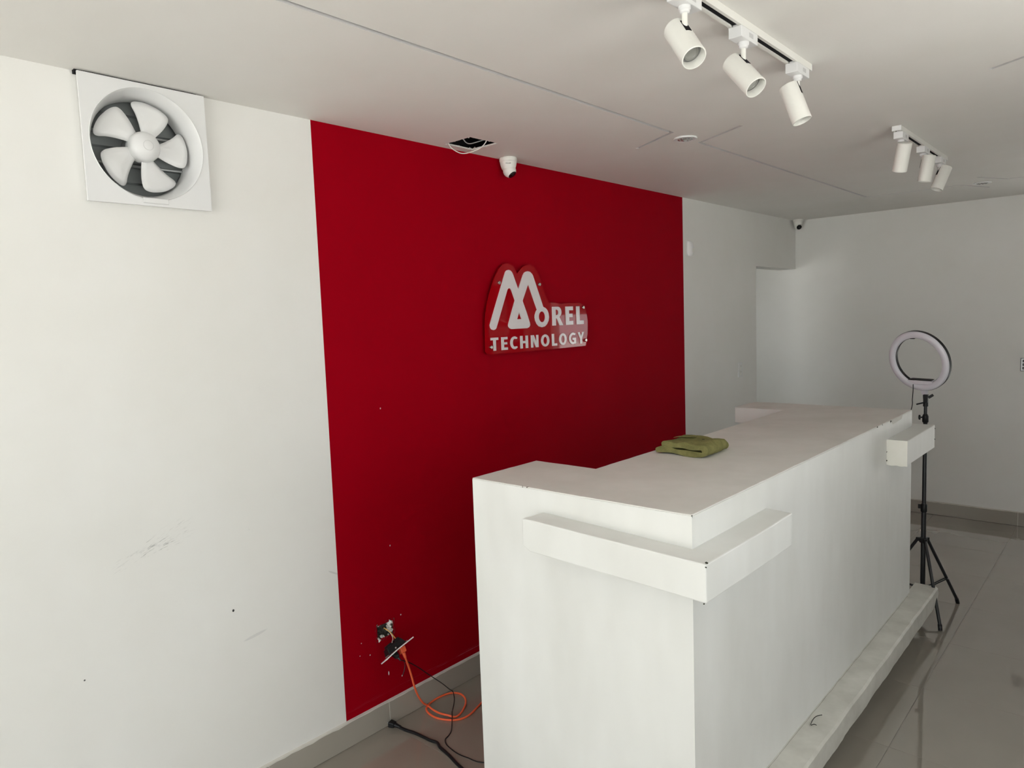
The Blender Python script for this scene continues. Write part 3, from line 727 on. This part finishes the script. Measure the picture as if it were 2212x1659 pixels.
# ================================================================== DOME CAMERAS
def dome_cam(c, u, s, label, text=None):
    c = Vector(c); u = Vector(u).normalized()
    t = thing('security_camera', c, label, 'security camera', 'ceiling mounted dome cameras')
    obj('mounting_base', MB().lathe(c, (0, 0, -1), [(.040*s, .0002), (.0425*s, .004*s), (.0425*s, .016*s), (.040*s, .020*s)], 36), m_wmetal, t, smooth=True)
    obj('housing', MB().lathe(c, (0, 0, -1), [(.040*s, .0202*s), (.0400*s, .024*s), (.036*s, .042*s), (.031*s, .054*s), (.020*s, .060*s)], 36), m_wmetal, t, smooth=True)
    bc = c + Vector((0, 0, -.054*s))
    prof = [(.0001, -.030*s)] + [(.0315*s*cos(radians(a)), .0315*s*sin(radians(a))) for a in range(-70, 45, 9)] + [(.0215*s, .0245*s)]
    obj('eyeball', MB().lathe(bc + u*.009*s, u, prof, 36), m_wmetal, t, smooth=True)
    le = obj('lens_window', MB().lathe(bc + u*.009*s, u, [(.0212*s, .0240*s), (.0208*s, .0252*s), (.018*s, .0258*s)], 30), m_lens, t, smooth=True)
    obj('lens', MB().lathe(bc + u*.009*s, u, [(.006*s, .0257*s), (.005*s, .0275*s), (.002*s, .0285*s)], 16), m_black, le, smooth=True)
    if text:
        vd = (CAM - c); vd.z = 0; vd.normalize(); hr = Vector((0, 0, 1)).cross(vd).normalized()
        text_mesh(text, .0085*s, lambda a, b, d: c + vd*(.0400*s - b*.2 + d) + hr*a + Vector((0, 0, -.032*s + b)), 'brand_print', m_print, t)
dome_cam((.0445, 2.622, H), (.62, .12, -.845), 1.0, 'white dome camera hanging above the crimson wall beside the ceiling hole', 'HiLook')
dome_cam((.052, 6.378, H), (.52, -.70, -.42), 1.0, 'small white dome camera in the far ceiling corner above the doorway')

# ---- loose cables in the ceiling hole
tag(obj('data_cable', MB().tube([(.20, 2.335, H+.06), (.185, 2.32, H+.0), (.15, 2.30, H-.028), (.10, 2.265, H-.040), (.07, 2.235, H-.022), (.058, 2.222, H+.0), (.056, 2.205, H+.05)], .0022, 8, 8), m_wwire, origin=(.12, 2.28, H)), 'white cable looping down out of the ceiling hole', 'cable')
tag(obj('data_cable', MB().tube([(.13, 2.19, H+.08), (.135, 2.225, H+.02), (.135, 2.26, H-.004), (.145, 2.31, H+.008), (.19, 2.35, H+.03), (.22, 2.40, H+.08)], .0022, 8, 8), m_gwire, origin=(.12, 2.28, H+.01)), 'grey cable sagging inside the ceiling hole', 'cable')

# ---- recessed downlights
def downlight(x, y, label):
    t = thing('downlight', (x, y, H), label, 'downlight', 'small round ceiling downlights')
    obj('trim_ring', MB().lathe((x, y, H), (0, 0, -1), [(.050, .0002), (.052, .003), (.050, .007), (.042, .008), (.036, .006)], 40, True, True), m_wpl, t, smooth=True)
    obj('lens', MB().lathe((x, y, H), (0, 0, -1), [(.034, .0058), (.033, .0072), (.02, .0082)], 32), m_led, t, smooth=True)
    for k in range(8):
        a = 2*pi*k/8
        obj('lens_rib', MB().lathe((x+.024*cos(a), y+.024*sin(a), H), (0, 0, -1), [(.0045, .006), (.004, .0088), (.002, .0095)], 10), m_refl, t, smooth=True)
downlight(.805, 2.946, 'round downlight between the groove ends in the middle of the ceiling')
downlight(1.523, 5.562, 'round downlight between the groove ends at the far end of the ceiling')

# ================================================================== TRACK LIGHTS
TX = 1.522; TW = .0175; TH_ = .020
def track(y0, y1, label):
    t = thing('lighting_track', (TX, (y0+y1)/2, H), label, 'lighting track', 'ceiling lighting tracks')
    mb = MB()
    mb.box(TX-TW, TX-.0090, y0, y1, H-TH_, H-.0002); mb.box(TX+.0090, TX+TW, y0, y1, H-TH_, H-.0002); mb.box(TX-.0090, TX+.0090, y0, y1, H-.005, H-.0002)
    obj('rail', mb, m_wmetal, t)
    obj('contact_strip', MB().box(TX-.0089, TX+.0089, y0+.002, y1-.002, H-.0150, H-.0052), m_dark, t)
    for (a, b) in ((y0-.004, y0), (y1, y1+.004)):
        obj('end_cap', MB().box(TX-TW-.001, TX+TW+.001, a, b, H-TH_-.001, H-.0002), m_wpl, t, bevel=.001)
track(1.455, 2.392, 'white ceiling lighting track above the counter, the nearer one')
track(3.480, 4.418, 'white ceiling lighting track at the far end of the counter')

HL, HR, OFF = .122, .0295, .020
def spot(y, zc, ph, th, a, dz, label):
    t = thing('track_spotlight', (TX, y, H), label, 'spotlight', 'white cylinder spotlights on the ceiling tracks')
    zt = H-TH_
    ad = obj('adapter', MB().box(TX-.0182, TX+.0182, y-.052, y+.052, zt-.029, zt-.0004), m_wpl, t, bevel=.0015)
    obj('adapter_neck', MB().box(TX-.007, TX+.007, y-.048, y+.048, zt-.0003, zt+.0045), m_wpl, ad)
    obj('rating_label', MB().box(TX+.0182, TX+.0185, y-.004, y+.022, zt-.020, zt-.008), m_greyp, ad)
    zb = zt-.029
    obj('swivel_collar', MB().lathe((TX, y, zb), (0, 0, -1), [(.0145, -.0003), (.0145, .007), (.0115, .010), (.0115, .014), (.0085, .016)], 26), m_wpl, t, smooth=True)
    P = Vector((TX, y, zc-dz))
    obj('stem', MB().cyl((TX, y, zb-.014), P + Vector((0, 0, -.006)), .0068, 16), m_wmetal, t, smooth=True)
    u = Vector((cos(ph)*sin(th), sin(ph)*sin(th), -cos(th))); wv = Vector((cos(ph)*cos(th), sin(ph)*cos(th), sin(th)))
    A = P - wv*OFF - u*a
    hd = obj('lamp_head', MB().lathe(A, u, [(.0001, 0), (HR-.002, 0), (HR, .002), (HR, HL-.001), (HR-.001, HL), (HR-.0025, HL), (HR-.003, HL-.002), (HR-.004, HL-.026), (.0001, HL-.027)], 40, False, False), m_wmetal, t, smooth=True)
    obj('lens_ring', MB().lathe(A, u, [(.025, HL-.0262), (.025, HL-.024), (.0205, HL-.0235), (.020, HL-.026)], 32, False, False), m_refl, hd, smooth=True)
    obj('led_lens', MB().lathe(A, u, [(.0198, HL-.0265), (.0195, HL-.022), (.014, HL-.0195), (.0125, HL-.021), (.006, HL-.0195), (.001, HL-.019)], 28, False, True), m_led, hd, smooth=True)
    sv = u.cross(wv)
    obj('stem_slot', MB().obox(A + u*(a-.004) + wv*(HR-.0047), u, sv, wv, .020, .0074, .005), m_dark, hd)
    return t
spot(1.598, 2.409, -.511, .693, .040, .047, 'white spotlight at the top edge showing its round lens, nearest on its track')
spot(1.924, 2.413, -.299, .731, .037, .050, 'middle white spotlight on the nearer track tilted towards the room')
spot(2.320, 2.420, .090, .349, .026, .045, 'white spotlight at the far end of the nearer track pointing steeply down')
spot(3.555, 2.423, 2.231, .40, .044, .058, 'first white spotlight on the far track, its head turned away')
spot(3.962, 2.427, 3.031, .168, .043, .062, 'middle white spotlight on the far track hanging nearly straight down')
spot(4.320, 2.427, -2.506, .386, .037, .053, 'last white spotlight on the far track, farthest from the camera')

# ================================================================== RING LIGHT ON TRIPOD
PX, PY = 1.470, 4.352
rl = thing('ring_light_stand', (PX, PY, 0), 'ring light with pale diffuser on a black tripod behind the counter', 'ring light')
obj('lower_pole', MB().cyl((PX, PY, .10), (PX, PY, .585), .0125, 20), m_blackm, rl, smooth=True)
obj('middle_pole', MB().cyl((PX, PY, .585), (PX, PY, 1.085), .0105, 20), m_blackm, rl, smooth=True)
obj('upper_pole', MB().cyl((PX, PY, 1.085), (PX, PY, 1.175), .0085, 20), m_blackm, rl, smooth=True)
c1 = obj('pole_clamp', MB().lathe((PX, PY, .560), (0, 0, 1), [(.0135, 0), (.0165, .006), (.0165, .040), (.012, .046)], 20), m_black, rl, smooth=True)
obj('clamp_knob', MB().obox((PX-.022, PY-.004, .590), Vector((1, 0, 0)), Vector((0, 1, 0)), Vector((0, 0, 1)), .006, .004, .012), m_black, c1, bevel=.002)
c2 = obj('pole_clamp', MB().lathe((PX, PY, 1.055), (0, 0, 1), [(.011, 0), (.0155, .006), (.0155, .036), (.010, .048)], 20), m_black, rl, smooth=True)
obj('clamp_knob', MB().lathe((PX-.014, PY-.006, 1.085), (-1, -.4, 0), [(.004, 0), (.004, .008), (.0135, .010), (.0135, .016), (.010, .018)], 14), m_black, c2, smooth=True)
obj('leg_hub', MB().lathe((PX, PY, .388), (0, 0, 1), [(.018, 0), (.021, .004), (.021, .024), (.016, .030)], 20), m_black, rl, smooth=True)
feet = [Vector((1.601, 4.129, 0)), Vector((1.602, 4.575, 0)), Vector((PX-.259, PY, 0))]
for f in feet:
    d = Vector((f.x-PX, f.y-PY, 0)).normalized()
    top = Vector((PX, PY, .402)) + d*.030; bot = f + Vector((0, 0, .012)) 
    obj('hub_bracket', MB().obox(Vector((PX, PY, .404)) + d*.024, d, Vector((-d.y, d.x, 0)), Vector((0, 0, 1)), .012, .008, .010), m_black, rl, bevel=.002)
    lg = obj('leg', MB().cyl(top, bot, .0085, 14), m_blackm, rl, smooth=True)
    obj('rubber_foot', MB().cyl(bot + (top-bot).normalized()*.02, f + Vector((0, 0, .0005)), .0102, 14), m_black, lg, smooth=True)
    kp = top + (bot-top)*.62
    for s in (-1, 1):
        off = Vector((-d.y, d.x, 0))*.007*s
        obj('brace', MB().cyl(Vector((PX, PY, .125)) + d*.012 + off, kp + off, .0032, 8), m_blackm, rl, smooth=True)
    obj('rivet', MB().cyl(kp - Vector((-d.y, d.x, 0))*.011, kp + Vector((-d.y, d.x, 0))*.011, .004, 10), m_alu, lg, smooth=True)
obj('brace_collar', MB().cyl((PX, PY, .110), (PX, PY, .140), .0165, 18), m_black, rl, smooth=True)
# head
AZ, EL = -.38, -.257
nrm = Vector((sin(AZ)*cos(EL), -cos(AZ)*cos(EL), sin(EL))); ra = nrm.cross(Vector((0, 0, 1))).normalized(); rb = ra.cross(nrm)
RC = Vector((1.4345, 4.33, 1.390)); RO, RI = .168, .131
rad = [(RI, -.004), (RI+.0015, .004), (RI+.006, .0085), (RI+.0185, .011), (RO-.006, .0085), (RO-.0015, .004), (RO, -.004)]
ring_d = obj('diffuser', MB().lathe(RC, nrm, rad, 96, False, False), m_diff, rl, smooth=True)
obj('back_shell', MB().lathe(RC, nrm, [(RO, -.0045), (RO+.0015, -.006), (RO+.0005, -.022), (RO-.008, -.026), (RI+.008, -.026), (RI-.0005, -.022), (RI-.0015, -.006), (RI, -.0045)], 96, False, False), m_black, rl, smooth=True)
def rp(a, b, d): return RC + ra*a*-1 + rb*b + nrm*d      # a: to the right as seen from the front
# lower bridge plate (front pale, top dark)
obj('bridge_plate', MB().add([rp(*q) for q in [(-.072, -.108, .006), (.060, -.108, .006), (.070, -.128, .006), (-.090, -.128, .006), (-.072, -.108, -.024), (.060, -.108, -.024), (.070, -.128, -.024), (-.090, -.128, -.024)]],
    [(0, 1, 2, 3), (4, 7, 6, 5), (1, 5, 6, 2), (3, 2, 6, 7), (0, 3, 7, 4)]), m_diff, rl)
obj('bridge_top', MB().add([rp(*q) for q in [(-.073, -.1075, .006), (.061, -.1075, .006), (.061, -.1075, -.026), (-.073, -.1075, -.026), (-.060, -.105, -.002), (.050, -.105, -.002), (.050, -.105, -.024), (-.060, -.105, -.024)]],
    [(0, 1, 5, 4), (1, 2, 6, 5), (2, 3, 7, 6), (3, 0, 4, 7), (4, 5, 6, 7), (0, 3, 2, 1)]), m_black, rl)
obj('neck', MB().add([rp(*q) for q in [(-.012, -.160, .004), (.022, -.160, .004), (.016, -.190, .003), (-.004, -.190, .003), (-.012, -.160, -.02), (.022, -.160, -.02), (.016, -.190, -.016), (-.004, -.190, -.016)]],
    [(0, 1, 2, 3), (4, 7, 6, 5), (0, 3, 7, 4), (1, 5, 6, 2), (3, 2, 6, 7), (0, 4, 5, 1)]), m_diff, rl)
obj('top_socket', MB().obox(rp(-.012, .1295, -.004), ra, rb, nrm, .012, .0025, .006), m_black, rl)
th_ = obj('tilt_head', MB().obox((PX+.001, PY-.004, 1.188), Vector((1, 0, 0)), Vector((0, 1, 0)), Vector((0, 0, 1)), .010, .011, .022, 1.25), m_black, rl, bevel=.003)
obj('tilt_knob', MB().obox((PX+.026, PY-.008, 1.202), Vector((.8, 0, .6)), Vector((0, 1, 0)), Vector((-.6, 0, .8)), .014, .005, .007), m_black, th_, bevel=.002)
obj('tilt_lever', MB().obox((PX-.026, PY-.008, 1.160), Vector((.95, 0, .3)), Vector((0, 1, 0)), Vector((-.3, 0, .95)), .018, .004, .004), m_black, th_, bevel=.0015)
obj('socket_sleeve', MB().cyl((PX, PY, 1.145), (PX, PY, 1.190), .0125, 18), m_black, rl, smooth=True)
obj('power_lead', MB().tube([(1.405, 4.366, 1.262), (1.404, 4.370, 1.225), (1.401, 4.372, 1.18), (1.398, 4.372, 1.13), (1.36, 4.38, 1.0), (1.30, 4.38, .7), (1.28, 4.40, .3), (1.27, 4.42, .03), (1.24, 4.46, .004)], .0022, 8, 8), m_black, rl, smooth=True)

# ================================================================== WALL DEVICES
ms = thing('motion_sensor', (0, 4.487, 2.081), 'white motion sensor on the wall beside the crimson panel', 'motion sensor')
mb = MB(); P = []; F = []
prof = [(-.030, 0), (-.030, .010), (-.026, .020), (-.016, .031), (0, .035), (.016, .031), (.026, .020), (.030, .010), (.030, 0)]
lv = [(0.0, .72, .55), (.012, .92, .85), (.030, 1.0, 1.0), (.062, .98, .95), (.085, .92, .78), (.098, .80, .50), (.100, .7, .4)]
for (z, sy, sx) in lv:
    for (a, d) in prof: P.append((.0008 + d*sx, 4.492 + a*sy, 2.081 + z))
k = len(prof)
for i in range(len(lv)-1):
    for j in range(k-1): F.append((i*k+j, i*k+j+1, (i+1)*k+j+1, (i+1)*k+j))
    F.append((i*k+k-1, i*k, (i+1)*k, (i+1)*k+k-1))
F.append(tuple(range(k))); F.append(tuple((len(lv)-1)*k+j for j in range(k)))
obj('sensor_body', mb.add(P, F), m_wpl, ms, smooth=True)
obj('backplate', MB().box(.0002, .006, 4.459, 4.525, 2.079, 2.183), m_wpl, ms, bevel=.002)
obj('sensor_window', MB().obox((.0345, 4.492, 2.115), Vector((1, 0, 0)), Vector((0, 1, 0)), Vector((0, 0, 1)), .0012, .012, .014), m_wmetal, ms, bevel=.0008)

sw = thing('light_switch', (0, 5.288, 1.183), 'white double switch plate on the wall by the doorway', 'light switch')
obj('switch_plate', MB().box(.0002, .008, 5.252, 5.322, 1.183, 1.298), m_wpl, sw, bevel=.002)
for z in (1.218, 1.262):
    r_ = obj('rocker', MB().box(.008, .011, 5.273, 5.301, z-.017, z+.017), m_wmetal, sw, bevel=.001)
    obj('slot', MB().box(.0108, .0114, 5.279, 5.295, z+.006, z+.010), m_greyl, r_)

so = thing('wall_socket', (1.69, YB, 1.175), 'black framed wall plate on the back wall at the right edge', 'wall socket')
obj('socket_frame', MB().add([], []).box(1.655, 1.727, YB-.009, YB-.0002, 1.175, 1.272), m_black, so, bevel=.003)
obj('face_plate', MB().box(1.6585, 1.7235, YB-.0105, YB-.009, 1.1785, 1.2685), m_greyl, so)
for z in (1.198, 1.224, 1.250):
    md_ = obj('module', MB().box(1.668, 1.714, YB-.0125, YB-.0105, z-.0095, z+.0095), m_black, so, bevel=.0008)
    obj('module_key', MB().box(1.676, 1.706, YB-.0135, YB-.0125, z-.005, z+.005), m_greyl, md_)

# ================================================================== TORN-OUT SOCKET AND CORDS
A = Vector((.100, 1.693, .344)); B = Vector((.100, 1.833, .381))
d = (B-A).normalized(); mid = (A+B)/2; v = (mid-CAM).normalized(); v = (v - d*v.dot(d)).normalized()
nn = d.cross(v).normalized()
if nn.z > 0: nn = -nn                # front of the plate looks down and to the right
ou = thing('torn_out_socket', mid, 'electrical socket hanging out of the crimson wall by its wires', 'electrical socket')
mb = MB(); P = []; F = []
for i in range(11):
    t = -1 + 2*i/10; warp = .004*t*t*(1 if t < 0 else .2)
    for (s, hgt) in ((-1, -.0022), (1, -.0022), (1, .0022), (-1, .0022)):
        P.append(mid + d*.073*t + v*.036*s + nn*(hgt + warp))
for i in range(10):
    for k in range(4): F.append((i*4+k, i*4+(k+1) % 4, i*4+4+(k+1) % 4, i*4+4+k))
F += [(0, 1, 2, 3), (43, 42, 41, 40)]
obj('cover_plate', mb.add(P, F), m_wpl, ou, smooth=True)
sb = obj('socket_body', MB().obox(mid - nn*.017 - d*.004, d, v, -nn, .046, .026, .014, .8), m_black, ou, bevel=.003)
obj('mounting_strap', MB().obox(mid - nn*.005, d, v, nn, .054, .014, .0012), m_greyl, ou)
for s in (-.022, .018):
    obj('socket_module', MB().obox(mid - nn*.034 + d*s, d, v, -nn, .014, .018, .006, .85), m_black, sb, bevel=.002)
for (s, vv) in ((-.036, -.012), (.030, -.015), (.040, .008), (-.012, -.024)):
    obj('terminal_screw', MB().lathe(mid - nn*.010 + d*s + v*vv, -v, [(.0035, -.001), (.0035, .004), (.002, .005)], 10), m_alu, sb, smooth=True)
wst = Vector((-.012, 1.786, .418))
obj('yellow_wire', MB().tube([wst, (.015, 1.792, .408), (.045, 1.789, .398), mid - nn*.042 + d*.022], .0022, 8, 8), m_copper, ou, smooth=True)
obj('white_wire', MB().tube([wst + Vector((0, .002, -.002)), (.018, 1.793, .404), (.05, 1.782, .394), mid - nn*.036 - d*.0], .0019, 8, 8), m_wwire, ou, smooth=True)

# orange extension cord
pl0 = mid + nn*.0025 + d*.022
OA = [(0.118, 1.788, 0.325), (0.112, 1.800, 0.300), (0.104, 1.818, 0.26), (0.093, 1.839, 0.207), (0.082, 1.858, 0.158), (0.071, 1.878, 0.118), (0.061, 1.901, 0.079), (0.05, 1.93, 0.041)]
OF = [(0.038, 1.963, 0.012), (0.082, 1.954, 0.0125), (0.126, 1.953, 0.0125), (0.167, 1.964, 0.0125), (0.194, 1.984, 0.006), (0.186, 2.026, 0.0046), (0.153, 2.083, 0.0046), (0.115, 2.118, 0.0046), (0.067, 2.13, 0.0046), (0.03, 2.106, 0.0046), (0.0165, 2.055, 0.0046), (0.019, 2.003, 0.0046), (0.031, 1.968, 0.0046), (0.047, 1.946, 0.0046), (0.083, 1.931, 0.0046), (0.134, 1.929, 0.0046), (0.188, 1.951, 0.0046), (0.219, 1.982, 0.0046), (0.228, 2.03, 0.0046), (0.211, 2.103, 0.0046), (0.182, 2.191, 0.0046), (0.149, 2.27, 0.0046)]
oc = thing('extension_cord', (.12, 1.95, 0), 'orange extension cord plugged in and looped on the floor', 'cord')
pe = Vector(OA[0]); pd = (pe - pl0).normalized(); s_ = pd.cross(v).normalized()
pg = obj('plug', MB().obox(pl0 + pd*.012, s_, v, pd, .0125, .012, .012, .95), m_orange, oc, bevel=.003)
obj('strain_relief', MB().cyl(pl0 + pd*.023, pl0 + pd*.045, .0075, 12, .0055), m_orange, pg, smooth=True)
obj('cord', MB().tube([pl0 + pd*.040] + [q for q in OA if (Vector(q)-pl0).length > .06] + OF, .0042, 10, 6), m_orange, oc, smooth=True)

# thin black lead
bl = thing('thin_power_lead', (.12, 1.9, 0), 'thin black lead running from the hanging socket to the floor', 'cord')
pb0 = mid + nn*.0025 - d*.020
BA = [(0.13, 1.751, 0.334), (0.118, 1.779, 0.315), (0.106, 1.813, 0.292), (0.094, 1.872, 0.243), (0.081, 1.933, 0.185), (0.069, 1.985, 0.137), (0.057, 2.038, 0.088), (0.045, 2.087, 0.038)]
BF = [(0.039, 2.114, 0.013), (0.060, 2.100, 0.0115), (0.086, 2.079, 0.003), (0.137, 2.02, 0.003), (0.165, 1.99, .016), (0.195, 1.962, 0.0125), (0.247, 1.908, 0.0028), (0.266, 1.876, 0.0025), (0.276, 1.846, 0.0025), (0.307, 1.825, 0.0025), (0.348, 1.815, 0.0025), (0.395, 1.811, 0.0025), (0.437, 1.817, 0.0025), (0.47, 1.82, 0.0025), (0.495, 1.828, 0.0025), (0.56, 1.866, 0.0025)]
pd = (Vector(BA[0]) - pb0).normalized(); s_ = pd.cross(v).normalized()
pg = obj('plug', MB().obox(pb0 + pd*.012, s_, v, pd, .012, .011, .012, .72), m_black, bl, bevel=.002)
obj('strain_relief', MB().cyl(pb0 + pd*.022, Vector(BA[0]) + pd*.004, .0062, 10, .003), m_black, pg, smooth=True)
obj('cord', MB().tube(BA + BF, .0021, 8, 6), m_black, bl, smooth=True)
obj('cable_tie', MB().tube([(.117, 1.782, .313), (.119, 1.784, .295), (.120, 1.778, .275), (.121, 1.768, .258)], .0016, 6, 5), m_black, bl, smooth=True)

# thick black power cable with moulded plug
KF = [(0.062, 1.778, 0.010), (0.1, 1.784, 0.007), (0.144, 1.793, 0.007), (0.193, 1.797, 0.007), (0.237, 1.799, 0.007), (0.271, 1.805, 0.007), (0.305, 1.791, 0.007), (0.345, 1.783, 0.007), (0.387, 1.773, 0.007), (0.432, 1.76, 0.007), (0.479, 1.75, 0.007), (0.541, 1.738, 0.007), (0.60, 1.742, 0.007)]
kc = thing('thick_power_cable', (.06, 1.77, 0), 'thick black power cable with its plug lying against the baseboard', 'cord')
pk = Vector((.024, 1.766, .0155)); dk = (Vector(KF[0]) + Vector((0, 0, .004)) - pk).normalized(); sk = dk.cross(Vector((0, 0, 1))).normalized(); uk = sk.cross(dk)
pg = obj('plug', MB().obox(pk + dk*.010, sk, uk, dk, .0145, .0125, .014, .8), m_black, kc, bevel=.004)
obj('strain_relief', MB().cyl(pk + dk*.020, Vector(KF[0]) + dk*.01, .0098, 12, .0068), m_black, pg, smooth=True)
for s in (-.006, .006):
    obj('prong', MB().obox(pk - dk*.0075 + sk*s + uk*.004, sk, uk, dk, .0008, .003, .0045), m_alu, pg)
obj('cord', MB().tube(KF, .0062, 12, 6), m_black, kc, smooth=True)
